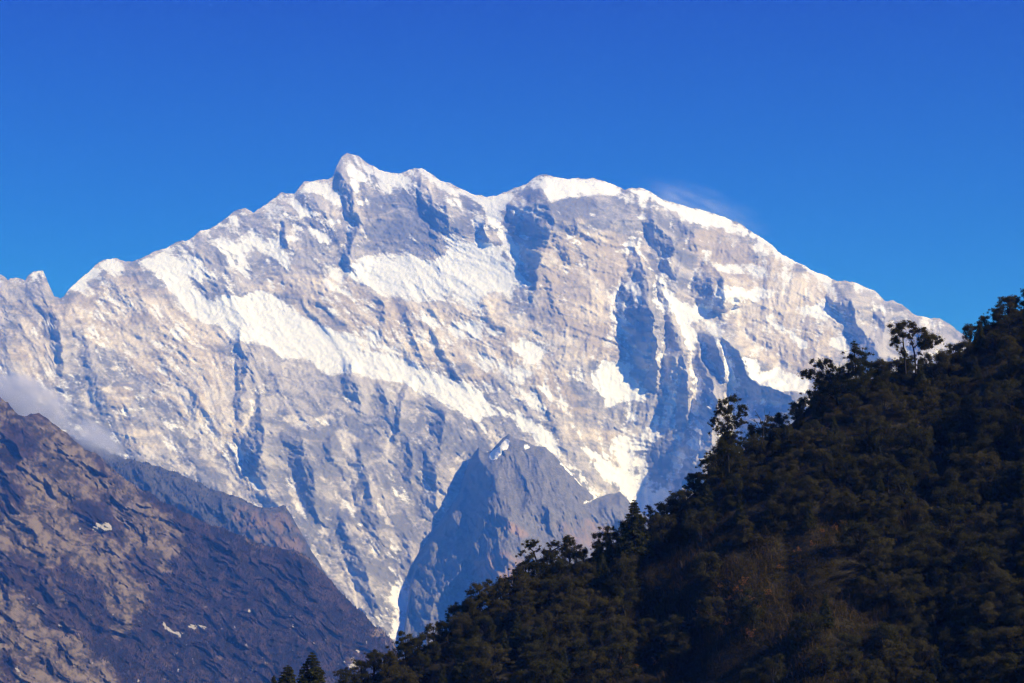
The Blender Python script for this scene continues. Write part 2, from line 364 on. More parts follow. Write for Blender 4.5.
FACETS = [  # (steepness, rows of (v, foot u, crest u), recovery)
 (1.5, [(165,331,338),(175,333,342),(185,336,347),(200,342,354),(215,346,359),(226,349,359),(245,344,352),(268,343,350)], 3),
 (1.1, [(178,538,544),(190,522,545),(205,504,548),(220,508,556),(244,516,548),(267,524,540),(292,529,534)], 2.6),
 (1.4, [(248,630,637),(280,622,648),(310,614,653),(345,626,657),(370,643,658)], .25), (1.4, [(283,655,661),(320,658,673),(355,660,685),(390,667,690),(408,674,688)], .3),
 (1.4, [(352,692,700),(385,690,711),(415,688,716),(440,682,712),(464,678,702)], .5), (1.2, [(440,690,700),(470,676,690),(495,664,678)], .8), (1.5, [(345,704,716),(375,708,725),(398,712,722)], .6),
 (1.15, [(212,640,650),(230,645,665),(245,650,673),(262,660,672)], 1.5), (1.3, [(200,648,655),(220,668,680),(238,690,697)], 2),
 (1.2, [(266,700,712),(280,690,723),(295,692,726),(306,700,723),(313,715,721)], 1.0),
 (1.5, [(335,698,722),(350,705,738),(365,712,745),(380,722,749),(395,740,792),(405,748,797),(425,735,762)], 1.0),
 (1.2, [(283,828,838),(300,824,849),(320,843,857),(340,852,869),(355,852,880)], 1.2), (1.2, [(300,880,888),(325,872,886),(345,868,884)], 1.5), (1.2, [(320,912,922),(345,905,920),(365,900,915)], 1.5),
 (1.6, [(305,50,53),(330,50,58),(350,52,62),(365,56,62)], 2), (1.0, [(345,-5,6),(385,8,22),(420,30,44)], 1.8), (1.0, [(330,74,82),(360,80,92),(400,92,106)], 2.5),
 (1.6, [(336,232,241),(355,233,244),(372,235,246),(400,234,243),(417,236,241)], 2), (1.6, [(405,255,259),(425,247,263),(440,242,265),(462,241,259)], 2),
 (1.4, [(436,323,331),(458,320,333)], 2), (1.1, [(368,340,350),(385,342,356),(400,350,360)], 1.2), (1.5, [(385,401,407),(405,397,404),(418,395,402),(434,390,395)], 2),
 (1.4, [(446,402,408),(472,403,413)], 2), (.9, [(300,373,381),(315,377,387),(328,380,386)], 2), (.8, [(303,392,400),(320,398,410),(335,404,415),(353,409,418)], 2),
 (.75, [(332,427,433),(352,434,446),(370,444,456)], 2), (1.5, [(222,474,486),(240,478,488)], 1.5), (1.4, [(225,278,284),(245,279,288)], 2), (1.1, [(185,440,450),(205,436,447),(222,440,450)], 2), (1.1,[(180,410,422),(205,420,436),(225,430,440)], 2),
 (1.0, [(435,280,300),(470,290,312),(510,300,318)], 2.2), (1.0, [(450,345,360),(490,352,372),(530,365,380)], 2.2), (1.1, [(420,430,445),(455,425,440),(500,420,436)], 2), (1.1, [(395,190,197),(415,186,196)], 2),
 (.9, [(480,250,262),(505,262,276),(540,290,306)], 2), (1.0, [(520,330,345),(560,345,362),(600,360,376)], 2),
]

def massif_base(U, V):
    q = np.clip((640 - V) / 485, -0.3, 1.2); Y = 8300 + 3700 * np.sign(q) * np.abs(q) ** 0.95
    Y = Y - 260 * np.exp(-((U - 560) / 130) ** 2) * sstep(420, 200, V)      # the central bastion stands forward
    return Y + 500 * np.exp(-((U - 640) / 60) ** 2) * sstep(330, 520, V)    # glacier trough

def massif():
    us = np.arange(-180, 1190, 1.0); nr = 600
    ridge = np.array(RIDGE, float); vt = np.interp(us, ridge[:, 0], ridge[:, 1])
    vt += fbm(us, us * 0 + 3.3, 14, 4, 5) * 1.1 + fbm(us, us * 0 + 1.3, 4, 2, 9) * .5
    w = np.linspace(0, 1, nr) ** 1.08
    U = np.broadcast_to(us, (nr, len(us))).copy(); V = vt + w[:, None] * (735 - vt)
    # base wall: steeper to the top
    Y = massif_base(U, V)
    mpp = 5.2
    wu = U + fbm(U, V, 26, 4, 40) * 4.2; wv = V + fbm(U, V, 26, 4, 41) * 4.2
    msk = raster(SNOW, 1); sm = sample(msk, wu + fbm(U, V, 7, 2, 44) * 1.5, wv + fbm(U, V, 7, 2, 45) * 1.5)
    soft = sample(raster(SNOW, 5), U, V)
    # relief
    wx = U + 10 * fbm(U, V, 110, 3, 11); wy = V + 10 * fbm(U, V, 110, 3, 12)
    shear = -.62 + .75 * sstep(430, 660, wx)
    flow = wx + shear * (wy - 380)
    r = ridged(flow, wy, 95, 7, 21, .60, 1.0, 3.2) * 95 * mpp * .062
    r2 = ridged(flow * .9 + 400, wy, 30, 6, 61, .64, 1.0, 3.4) * 30 * mpp * .05
    b = wy - 0.42 * wx; a = wx + 0.42 * wy
    st = ridged(a, b, 16, 4, 71, .6, 5.0, 1.0) * 16 * mpp * .12
    calm = 1 - .45 * soft
    fine = (1 - np.abs(fbm(flow, wy, 9, 4, 81, .7, .7, 2.6))) * 9 * mpp * .11 + fbm(U, V, 6, 3, 82, .65) * 6 * mpp * .15
    rel = r * (1 - .35 * soft) + (r2 + st + fine) * calm
    fu = U + fbm(U, V, 22, 4, 50) * 3.2; fv = V + fbm(U, V, 22, 4, 51) * 4
    small = lambda f: max(r[2] - r[1] for r in f[1]) < 16 and f[1][0][0] > 295 and f[1][0][1] < 480
    FC = [((f[0] * .84,) + f[1:]) if small(f) else f for f in FACETS]
    rel = rel + facet_sum(fu + 1.8 * fbm(U, V, 9, 3, 53), fv, FC, mpp)
    rel *= sstep(-2, 26, V - vt) * .85 + .15
    Y = Y - rel
    P = at(U, V, Y * KF)
    # slope: snow lies on the ledges
    du = np.gradient(P, axis=1); dv = np.gradient(P, axis=0); N = np.cross(dv, du); N /= np.linalg.norm(N, axis=-1, keepdims=True) + 1e-9
    nz = np.abs(N[..., 2])
    alt = sstep(520, 200, V)
    left = 1 - sstep(-.1, .35, N[..., 0] * SUN[0] + N[..., 1] * SUN[1] + N[..., 2] * SUN[2])
    led = nz - boxblur(nz, 12)
    rr = rel - boxblur(boxblur(rel, 9), 9); conc = np.clip(-rr / 26.0, -1.2, 1.2)
    n = .30 * fbm(U, V, 40, 6, 91, .62) + .60 * np.clip(led, -.45, .45) + .20 * fbm(flow, wy, 12, 4, 93, .62, .6, 3.2) + .16 * fbm(a, b, 12, 4, 94, .6, 4.5, .8) + .16 * conc
    n = n * 1.35
    inner = sample(msk, wu, wv)
    base = np.maximum(.08 + .18 * alt + .08 * sstep(34, 4, V - vt), inner * .40 + soft * .52) - .22 * sample(raster(BARE, 6), wu, wv)
    snow = np.clip(base + n * (.95 - .35 * sstep(.75, 1.0, soft)), 0, 1)
    debris = .50 * sample(raster(SCREE, 2), wu, wv) + .10 + .45 * conc * sstep(260, 380, V) + .40 * fbm(U, V, 34, 5, 98, .6) + .5 * sample(raster(WARM, 9), U, V) * fbm(a, b, 30, 5, 99, .6, 3.0, .8)
    warm = .10 + .15 * sstep(430, 330, V) + .60 * sample(raster(WARM, 9), U + fbm(U, V, 30, 4, 95) * 14, V + fbm(U, V, 30, 4, 96) * 14) + .12 * fbm(U, V, 60, 4, 97)
    wa = a + 14 * fbm(U, V, 60, 3, 121); wb = b + 14 * fbm(U, V, 60, 3, 122)
    tone = .5 + .44 * fbm(wa, wb, 22, 6, 123, .68, 4.5, .7) + .20 * fbm(flow, wy, 16, 5, 124, .66, .8, 3.5) + .30 * fbm(U, V, 70, 4, 125) - .14 * conc - .18 * sstep(370, 470, V) - .34 * sample(raster(BARE[:3], 6), wu, wv)
    vein = sstep(.84, .99, 1 - np.abs(fbm(U + 6 * fbm(U, V, 16, 3, 126), V, 46, 4, 127, .6, 1.0, 1.3))) * sstep(-.15, .35, fbm(U, V, 80, 3, 128))
    debris = debris + .36 * vein - .25 * sample(raster(BARE[:3], 6), wu, wv)
    P[..., 2] = np.maximum(P[..., 2], -5)
    B = back_rows(P, [12, 40, 120, 300, 800, 1800, 3200], .85)
    B[..., 2] = np.maximum(B[..., 2], -5)
    nb = len(B); P = np.concatenate([B, P]); snow = np.concatenate([np.full(B.shape[:2], .8), snow]); warm = np.concatenate([np.full(B.shape[:2], .3), warm]); debris = np.concatenate([np.full(B.shape[:2], .1), debris]); tone = np.concatenate([np.full(B.shape[:2], .5), tone])
    me = mesh_np('mountain', P.reshape(-1, 3), grid_faces(P.shape[0], P.shape[1]), M_MASSIF, {'snow': snow, 'warm': warm, 'debris': debris, 'tone': tone})
    tag(link(bpy.data.objects.new('mountain', me)), kind='structure')
massif()

# ------------------------------------------------------------------ nearer ridges, each its own sheet with a back
def sheet(name, top, Yfun, mat, attrfun, u0, u1, du, nr, vbot, seed, jag=1.2, relief=None, back=(10, 50, 160, 500, 1200, 2400), bslope=.8, k=1.0):
    us = np.arange(u0, u1 + .01, du); tp = np.array(top, float); vt = np.interp(us, tp[:, 0], tp[:, 1])
    vt = vt + fbm(us, us * 0 + .7, 12, 4, seed) * jag
    w = np.linspace(0, 1, nr)[:, None] ** 1.05
    U = np.broadcast_to(us, (nr, len(us))).copy(); V = vt + w * (vbot - vt)
    kk = int(30 / du); vs = np.convolve(np.pad(vt, kk, mode='edge'), np.ones(2 * kk + 1) / (2 * kk + 1), 'valid')
    Y = Yfun(U, V, V - vs)
    if relief is not None: Y = Y - relief(U, V) * (sstep(-1, 14, V - vt) * .85 + .15)
    P = at(U, V, Y * k); P[..., 2] = np.maximum(P[..., 2], -5)
    attrs = attrfun(U, V, P)
    B = back_rows(P, back, bslope); B[..., 2] = np.maximum(B[..., 2], -5)
    attrs = {k: np.concatenate([np.repeat(x[:1], len(B), 0), x]) for k, x in attrs.items()}
    G = np.concatenate([B, P])
    me = mesh_np(name, G.reshape(-1, 3), grid_faces(G.shape[0], G.shape[1]), mat, attrs)
    o = tag(link(bpy.data.objects.new(name, me)), kind='structure')
    return o, P, U, V

# the dark pyramid spur in front of the face
SP_TOP = [(395, 660), (404, 630), (408, 600), (411, 577), (415, 560), (426, 542), (434, 530), (448, 510), (458, 494), (463, 478), (468, 464), (473, 455), (479, 447), (484, 452), (491, 451), (498, 444), (503, 438), (509, 433), (514, 438), (524, 441), (535, 446),
          (545, 447), (556, 457), (566, 468), (575, 478), (586, 489), (598, 498), (607, 495), (620, 491), (632, 505), (645, 516), (665, 530), (720, 560)]
SP_F = [(1.7, [(440,456,470),(450,459,479),(476,459,489),(491,450,491),(514,434,490),(530,426,481),(545,417,473),(560,413,468),(590,411,440),(625,411,426)], 2.6),
        (1.2, [(492,594,612),(505,588,620),(522,594,622)], 1.2), (1.1, [(440,505,511),(470,512,522),(500,520,532)], 3.5), (1.0, [(470,545,553),(500,552,562),(520,555,566)], 3), (1.1, [(515,503,512),(550,498,508)], 2.5), (1.0, [(455,528,533),(480,532,540),(510,536,546)], 3)]
def sp_attr(U, V, P):
    sn = sample(raster([(.95, [(488,456),(498,447),(507,439),(510,443),(503,452),(495,461)]), (.8, [(524,443),(532,446),(525,452)]), (.75, strip([(560,462,3),(580,482,3),(598,498,3)])), (.7, strip([(583,504,3),(600,496,3)])), (.6, strip([(519,446,2.5),(527,462,2.5),(531,476,2)])), (.55, strip([(545,452,2.5),(556,472,2.5),(566,490,2)])), (.55, strip([(498,470,2),(503,490,2.5),(506,505,2)]))], 1), U + fbm(U, V, 8, 3, 5) * 2, V + fbm(U, V, 8, 3, 6) * 2)
    wm = sample(raster([strip([(492,516,6),(505,524,9),(530,538,8)]), (.6, [(470,560),(500,545),(530,560),(520,590),(480,590)]), (.5, [(540,520),(590,515),(620,530),(580,560)])], 4), U, V)
    return {'snow': sn + .05, 'warm': wm * 1.1 + .0}
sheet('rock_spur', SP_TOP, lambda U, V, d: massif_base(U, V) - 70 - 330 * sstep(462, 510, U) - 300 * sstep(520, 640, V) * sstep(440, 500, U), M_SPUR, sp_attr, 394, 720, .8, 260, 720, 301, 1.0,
      lambda U, V: ridged(U - .35 * V + 8 * fbm(U, V, 40, 3, 314), V, 46, 7, 311, .58, 1, 2.8) * 46 * 4.6 * .21 + facet_sum(U + fbm(U, V, 22, 4, 52) * 5, V + fbm(U, V, 22, 3, 54) * 4, SP_F, 4.6) + (1 - np.abs(fbm(U - .3 * V, V, 9, 4, 313, .65, .7, 2.4))) * 9 * 4.6 * .36, k=KF)

# the wooded shoulder behind the left hill
MS_TOP = [(-200, 400), (-40, 415), (60, 432), (95, 444), (115, 455), (150, 464), (180, 474), (215, 490), (245, 499), (258, 508), (272, 507), (285, 507), (292, 515), (300, 530), (312, 552), (330, 580), (360, 640), (380, 690)]
def ms_attr(U, V, P):
    wm = sample(raster([(.9, [(222,497),(258,508),(285,507),(296,525),(310,555),(280,560),(240,530)])], 5), U + fbm(U, V, 20, 3, 7) * 6, V)
    return {'snow': U * 0, 'warm': wm * (.75 + .5 * fbm(U, V, 12, 4, 416, .65))}
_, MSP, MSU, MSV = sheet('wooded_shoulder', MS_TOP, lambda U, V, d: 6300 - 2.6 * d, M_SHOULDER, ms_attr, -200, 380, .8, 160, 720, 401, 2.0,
      lambda U, V: ridged(U - .6 * V, V, 40, 6, 411, .58, 1, 1.8) * 40 * 3 * .26 + fbm(U, V, 9, 4, 415, .65) * 9 * 3 * .3, k=KF * 1.15)

# the brown hill at the lower left
LH_TOP = [(-200, 330), (-60, 378), (-20, 390), (0, 397), (8, 402), (15, 412), (25, 417), (30, 414), (40, 413), (48, 419), (55, 425), (65, 432), (78, 443), (85, 450), (95, 452), (105, 462), (120, 475), (140, 488), (170, 505),
          (200, 520), (240, 535), (265, 545), (300, 552), (312, 560), (330, 580), (345, 597), (360, 610), (370, 622), (385, 632), (394, 642), (402, 665), (415, 700), (430, 730)]
LH_SCRUB = [
 [(116,476),(150,490),(200,516),(300,548),(396,640),(410,700),(130,700),(115,668),(92,655),(80,640),(72,620),(55,580),(40,560),(75,565),(103,590),(110,620),(116,645),(128,638),(138,612),(155,597),(166,562),(187,547),(183,530),(160,508)],
 [(0,550),(30,557),(55,592),(75,645),(60,638),(30,600),(0,585)], (.9, [(100,450),(112,462),(122,478),(110,478),(98,462)]), (.8, [(0,425),(22,432),(40,455),(20,470),(0,460)]), (.75, [(60,505),(105,500),(115,545),(90,535)]),
 (.7, [(-40,470),(5,480),(30,500),(10,515),(-40,500)]), (.7, [(105,495),(118,520),(128,548),(118,545)]), (.8, [(0,655),(15,650),(30,668),(20,690),(0,690)]), (.65, [(125,545),(160,560),(150,590),(130,580)])]
LH_PALE = [[(88,527),(97,523),(110,521),(113,530),(104,534),(96,531)], (.8, [(75,527),(84,527),(82,532)]), strip([(160,621,3),(167,627,4.5),(174,632,3.5),(183,638,3)]), (.9, strip([(187,625,3),(197,627,4.5),(207,629,2.5)])),
 (.8, [(30,548),(36,552),(34,556)]), (.8, [(18,545),(25,552),(20,553)]), (.8, strip([(16,665,3),(19,678,4)])), (.8, [(50,503),(60,504),(56,507)]), (.9, strip([(60,427,4),(68,431,5),(77,438,3)])), (.7, [(244,609),(251,606),(248,615)]),
 (.75, [(186,518),(191,520),(188,523)]), (.7, [(304,600),(310,603),(306,606)]), (.7, [(345,662),(356,660),(360,668),(350,670)]), (.7,[(330,655),(336,658),(334,664)]), (.7,[(350,650),(366,652),(358,655)])]
LH_F = [(1.2, [(415,-5,12),(440,-2,18),(470,2,22)], 1.5), (1.2, [(452,84,92),(470,90,104),(485,98,112)], 1.5), (1.0, [(500,100,114),(525,106,124),(550,112,132)], 2), (1.0, [(545,20,45),(590,40,72),(640,62,90)], 1.6),
        (1.0, [(560,105,125),(600,110,135),(650,112,128)], 1.6), (1.1, [(425,40,50),(450,48,60),(480,58,70)], 2), (1.0, [(440,20,30),(470,30,42),(500,45,60)], 2), (.9, [(580,170,200),(630,190,215)], 2), (.9, [(560,240,262),(620,262,285)], 2)]
def lh_attr(U, V, P):
    wu = U + fbm(U, V, 30, 4, 8) * 7; wv = V + fbm(U, V, 30, 4, 9) * 7
    sc = sample(raster(LH_SCRUB, 7), wu, wv)
    b = wv - .62 * wu; a = wu + .62 * wv
    rocky = sstep(110, 20, V - np.interp(U, np.array(LH_TOP, float)[:, 0], np.array(LH_TOP, float)[:, 1])) * sstep(170, 90, U)
    bare = sample(raster([(1,[(355,610),(372,622),(392,640),(380,640),(362,628)]), (.9,[(325,630),(340,640),(345,650),(330,642)]), (.8,[(345,655),(372,660),(372,672),(350,668)])], 2), wu, wv)
    lines = sstep(.80, 1.0, 1 - np.abs(fbm(a + 5 * fbm(U, V, 14, 3, 25), b, 24, 4, 26, .6, 3.6, .9)))
    sc = .17 + .95 * sc + .24 * rocky + .30 * fbm(a, b, 26, 6, 15, .68, 4.2, .7) + .15 * fbm(U, V, 12, 5, 19, .7) - .4 * bare - .30 * lines
    pale = np.maximum(sample(raster(LH_PALE, 1), U + fbm(U, V, 8, 3, 16) * 2.5, V + fbm(U, V, 8, 3, 17) * 2.5), .16 + .30 * fbm(U, V, 9, 3, 18) * sstep(540, 620, V))
    pale = pale * .82 + .25 * fbm(U, V, 4, 3, 27, .7) * (pale > .3)
    tone = .5 + .40 * fbm(a, b, 18, 6, 23, .68, 3.4, .7) + .34 * fbm(U, V, 10, 4, 24, .65) + .22 * fbm(U, V, 3.2, 2, 28)
    return {'scrub': sc, 'pale': pale, 'tone': tone}
def lh_Y(U, V, d): return 4300 - 4.3 * d + 1.2 * np.clip(200 - U, -200, 400) * 0
def lh_rel(U, V):
    wx = U + 10 * fbm(U, V, 60, 3, 201); wy = V + 10 * fbm(U, V, 60, 3, 202)
    return (ridged(wx - .75 * wy, wx + wy, 60, 7, 211, .52, 1, 2.4) * 60 * 2.0 * .24 + fbm(U, V, 12, 4, 215, .65) * 12 * 2 * .30 + ridged(wx + .8 * wy, wy - .6 * wx, 26, 5, 219, .6, 3.2, .9) * 26 * 2 * .30)
_, LHP, LHU, LHV = sheet('brown_hillside', LH_TOP, lh_Y, M_HILL, lh_attr, -200, 430, .7, 420, 740, 201, 2.0, lh_rel, k=KF * 1.12)

# ------------------------------------------------------------------ the forest hill at the right
FH_TOP = [(250, 720), (330, 695), (372, 676), (392, 664), (420, 650), (450, 632), (470, 618), (500, 600), (520, 586), (545, 572), (580, 562), (610, 550), (640, 534), (665, 518), (690, 497), (715, 470), (740, 452), (765, 440), (790, 425),
          (815, 402), (850, 385), (880, 376), (910, 373), (945, 368), (962, 352), (985, 328), (1005, 318), (1030, 306), (1080, 262), (1150, 190), (1250, 75), (1400, -110), (1600, -330), (1800, -500)]  # past the right edge the unseen crest is raised to cast shade on the slope
_ft = np.array(FH_TOP, float)
def fh_top(u): return np.interp(u, _ft[:, 0], _ft[:, 1])
def fh_Y(u, v):
    d = np.maximum(v - fh_top(u), 0)
    y = 170 + .05 * np.clip(u - 700, -500, 500) + 590 * np.exp(-d * .62 / 590)
    return y + fbm(np.asarray(u, float), np.asarray(v, float), 120, 3, 501) * 11 * sstep(0, 60, d)
_, FHP, FHU, FHV = sheet('forest_hill', FH_TOP, lambda U, V, d: fh_Y(U, V), M_SOIL, lambda U, V, P: {}, 250, 1800, 4, 220, 1150, 501, .6,
      None, (3, 12, 40, 100, 220), .55)

# ------------------------------------------------------------------ foliage builders
def leaf_cloud(centers, radii, per, size, rs, flat=.75, ragged=False):
    """quads scattered in ellipsoid clumps; returns verts, faces, tone"""
    V_, T_ = [], []
    for (c, r) in zip(centers, radii):
        n = max(6, int(per * (r ** 2)))
        d = rs.normal(size=(n, 3)); d /= np.linalg.norm(d, axis=1)[:, None]
        rad = r * rs.uniform(.05, 1.0, n) ** .5 * rs.uniform(.7, 1.35, n)
        if ragged:
            ax_ = rs.normal(size=3); ax_ /= np.linalg.norm(ax_); rad = r * np.abs(rs.normal(0, .62, n)) * (.6 + .75 * np.abs(d @ ax_))
        p = np.array(c) + d * rad[:, None] * np.array([1, 1, flat])
        ax = d + rs.normal(size=(n, 3)) * .7; ax[:, 2] += .3; ax /= np.linalg.norm(ax, axis=1)[:, None]
        t = np.cross(ax, rs.normal(size=(n, 3))); t /= np.linalg.norm(t, axis=1)[:, None]; b = np.cross(ax, t)
        s = size * rs.uniform(.55, 1.35, n)[:, None]
        q = np.stack([p - t * s, p - b * s * .5, p + t * s, p + b * s * .5], 1)
        V_.append(q.reshape(-1, 3)); T_.append(np.repeat(np.clip(rs.normal(.5, .22, n) + rs.normal(0, .15), 0, 1), 4))
    v = np.concatenate(V_); return v, np.arange(len(v)).reshape(-1, 4), np.concatenate(T_)

def tube(paths, n=6):
    """tapered tubes: each path a list of (x, y, z, r)"""
    V_, F_ = [], []; off = 0
    for p in paths:
        p = np.array(p, float); k = len(p); d = np.gradient(p[:, :3], axis=0); d /= np.linalg.norm(d, axis=1)[:, None] + 1e-9
        ref = np.array([.3, .9, .2]); a = np.cross(d, ref); a /= np.linalg.norm(a, axis=1)[:, None] + 1e-9; b = np.cross(d, a)
        th = np.linspace(0, 2 * math.pi, n, endpoint=False)
        ring = p[:, None, :3] + p[:, None, 3:] * (np.cos(th)[None, :, None] * a[:, None] + np.sin(th)[None, :, None] * b[:, None])
        V_.append(ring.reshape(-1, 3))
        i = np.arange(k * n).reshape(k, n) + off; j = np.roll(i, -1, 1)
        F_.append(np.stack([i[:-1], j[:-1], j[1:], i[1:]], -1).reshape(-1, 4)); off += k * n
    return np.concatenate(V_), np.concatenate(F_)

def broadleaf_meshes(seed, h=10.5, cr=4.2):
    rs = np.random.default_rng(seed); tr = [[(0, 0, -1.2, .32), (.1, 0, h * .25, .26), (.2 * rs.normal(), .2 * rs.normal(), h * .55, .18), (.4 * rs.normal(), .4 * rs.normal(), h * .85, .06)]]
    cs, rr = [], []; n = rs.integers(24, 32)
    for i in range(n):
        a = rs.uniform(0, 2 * math.pi); z = h * rs.uniform(.10, .95); k = 1 - (abs(z / h - .45) / .56) ** 2.2
        rad = cr * math.sqrt(max(k, .06)) * rs.uniform(.45, 1.0)
        c = (rad * math.cos(a), rad * math.sin(a), z); cs.append(c); rr.append(rs.uniform(.9, 1.7))
        z0 = h * rs.uniform(.12, .5); tr.append([(0, 0, z0, .12), (c[0] * .5, c[1] * .5, (z0 + z) / 2 + .2, .09), (*c, .04)])
        for q in range(2):
            d = rs.normal(size=3) * 1.0; cs.append((c[0] + d[0], c[1] + d[1], c[2] + d[2] * .7)); rr.append(rs.uniform(.35, .8))
    v, f, t = leaf_cloud(cs, rr, 170, .18, rs)
    tv, tf = tube(tr)
    return mesh_np('trunk', tv, tf, M_BARK), mesh_np('crown', v, f, M_LEAF, {'tone': t}, False)

def conifer_meshes(seed, h=13, r=3.0, leaf=.28):
    rs = np.random.default_rng(seed); tr = [[(0, 0, -1.2, .28), (0, 0, h * .5, .16), (0, 0, h, .03)]]; cs, rr = [], []
    nt_ = 19
    for i in range(nt_):
        z = h * (.12 + .84 * i / (nt_ - 1)); R = r * (1 - (i / nt_) ** 1.15) * rs.uniform(.75, 1.1) + .25; m = max(3, int(7 * (1 - i / nt_)) + 2); a0 = rs.uniform(0, 6)
        for j in range(m):
            a = a0 + 2 * math.pi * j / m + rs.normal() * .2; Rj = R * rs.uniform(.75, 1.15)
            for q in (.45, .75, 1.0):
                cs.append((Rj * q * math.cos(a), Rj * q * math.sin(a), z - .18 * Rj * q)); rr.append(.36 + .42 * (1 - i / nt_))
            tr.append([(0, 0, z, .07), (Rj * math.cos(a), Rj * math.sin(a), z - .18 * Rj, .02)])
    cs.append((0, 0, h)); rr.append(.3)
    v, f, t = leaf_cloud(cs, rr, 120, leaf, rs, .55); tv, tf = tube(tr, 5)
    return mesh_np('trunk', tv, tf, M_BARK), mesh_np('crown', v, f, M_NEEDLE, {'tone': t}, False)

def plant(name, loc, meshes, rz, sc, label, cat, group=None):
    root = bpy.data.objects.new(name, None); link(root); root.empty_display_size = .5
    root.location = loc; root.rotation_euler = (0, 0, rz); root.scale = sc if hasattr(sc, '__len__') else (sc,) * 3
    tag(root, label, cat, group)
    for nm, me in zip(('trunk', 'crown'), meshes):
        if me is not None: link(bpy.data.objects.new(nm, me), root)
    return root

# ------------------------------------------------------------------ trees of the skyline, shaped one by one
def skyline_tree(name, label, base, Y, trunks, clumps, leafmat, seed, size=.24, per=260, group=None, fill=True, puff=1.0):
    """trunks and clumps drawn in picture px around the base, built at true size with depth of their own"""
    rs = np.random.default_rng(seed); m = Y / F / math.cos(PITCH); bu, bv = base
    root = bpy.data.objects.new(name, None); link(root); P0 = at(bu, bv, Y); root.location = P0; tag(root, label, 'tree', group)
    paths = []
    for t in trunks:
        yy = np.cumsum(rs.normal(0, .35, len(t))); paths.append([((u - bu) * m, yy[i], (bv - v) * m, r * m * .5) for i, (u, v, r) in enumerate(t)])
    cs, rr = [], []
    for (u, v, r) in clumps:
        r = r * puff
        n = 7 if r > 4 else 5 if r > 2.2 else 3
        for k in range(n):
            cs.append(((u - bu) * m + rs.normal() * .75 * r * m * (k > 0), rs.normal() * 1.3, (bv - v) * m + rs.normal() * .5 * r * m * (k > 0))); rr.append(r * m * (.7 if k == 0 else rs.uniform(.25, .55)))
            near = min((q for p in paths for q in p), key=lambda q: (q[0] - cs[-1][0]) ** 2 + (q[2] - cs[-1][2] + .4) ** 2)
            paths.append([(near[0], near[1], near[2], .08), tuple(np.array(cs[-1])) + (.03,)])
            if k == 0 and fill: cs.append(tuple((np.array(near[:3]) * .45 + np.array(cs[-1]) * .55) + rs.normal(size=3) * .25)); rr.append(r * m * .55)
    tv, tf = tube(paths); link(bpy.data.objects.new('trunk', mesh_np('trunk', tv, tf, M_BARK)), root)
    v, f, t = leaf_cloud(cs, rr, per, size, rs, .8, True); link(bpy.data.objects.new('crown', mesh_np('crown', v, f, leafmat, {'tone': t}, False)), root)
    return root

def zc(lst, ox, oy, s): return [(ox + a * s, oy + b * s, c * s) for a, b, c in lst]
K5 = (780, 300, .1758)
skyline_tree('twin_stemmed_tree', 'open twin-stemmed tree with rounded tufts standing clear against snow on the ridge', (911, 372), 752,
  [zc([(715,420,11),(714,310,9),(708,240,7),(705,190,5),(698,150,3)], *K5), zc([(772,420,11),(770,310,9),(760,255,7),(752,220,5),(745,190,4),(760,150,3)], *K5), zc([(765,270,7),(795,245,5),(835,225,4)], *K5), zc([(750,215,4),(790,175,3),(815,162,3)], *K5), zc([(708,240,5),(670,238,3),(655,235,2)], *K5)],
  zc([(690,145,38),(720,128,26),(655,180,30),(662,235,30),(700,200,34),(735,200,26),(645,245,16),(765,135,20),(800,165,26),(825,160,16),(760,175,18),(840,222,48),(885,210,30),(805,250,34),(860,250,34),(900,240,18),(705,290,26),(815,275,26)], *K5), M_LEAF, 1, puff=1.12)
skyline_tree('windswept_tree', 'windswept leafy tree leaning left over the snowfield with gaps in its crown', (838, 400), 748,
  [zc([(330,600,12),(310,500,9),(285,430,7),(260,370,5)], *K5), zc([(300,470,6),(230,420,5),(160,415,3),(130,420,2)], *K5), zc([(310,480,6),(345,430,5),(345,390,3)], *K5)],
  zc([(270,345,30),(225,368,34),(300,365,24),(190,415,36),(145,412,24),(128,450,12),(240,418,44),(280,400,30),(345,395,32),(355,440,26),(215,455,24),(170,440,14),(290,480,30),(240,520,26),(200,540,22),(330,520,30),(310,445,14)], *K5), M_LEAF, 2)
skyline_tree('pointed_evergreen', 'dense pointed evergreen rising beside the windswept tree on the ridge', (857, 398), 742,
  [zc([(440,560,12),(435,400,9),(432,300,6),(432,245,3)], *K5)],
  zc([(430,250,20),(425,280,26),(445,300,32),(410,320,26),(480,300,30),(440,340,48),(490,330,26),(400,370,44),(460,390,55),(500,360,24),(390,430,50),(450,460,60),(500,430,40),(410,500,55)], *K5), M_NEEDLE, 3, .2)
K2 = (690, 290, .3262)
skyline_tree('ragged_tree', 'ragged upright tree with spiky branches standing alone against blue shaded rock', (729, 462), 735,
  [zc([(118,560,6),(116,470,5),(118,410,4),(122,340,2)], *K2), zc([(117,430,3),(90,405,2),(70,402,1)], *K2), zc([(118,420,3),(145,395,2),(172,380,1)], *K2), zc([(117,390,2),(100,365,2),(90,345,1)], *K2)],
  zc([(110,345,14),(135,338,15),(128,365,14),(95,350,10),(92,375,12),(158,362,12),(152,385,12),(172,378,7),(78,400,12),(118,392,16),(100,408,10),(142,408,14),(72,412,7),(84,428,7),(165,405,9),(112,440,14),(128,465,20),(105,480,18),(100,430,13),(125,420,14),(110,455,16),(95,470,14),(135,445,14),(120,490,22),(98,500,20),(140,500,18),(118,372,14),(108,420,12)], *K2), M_LEAF, 4, .2, puff=1.35)
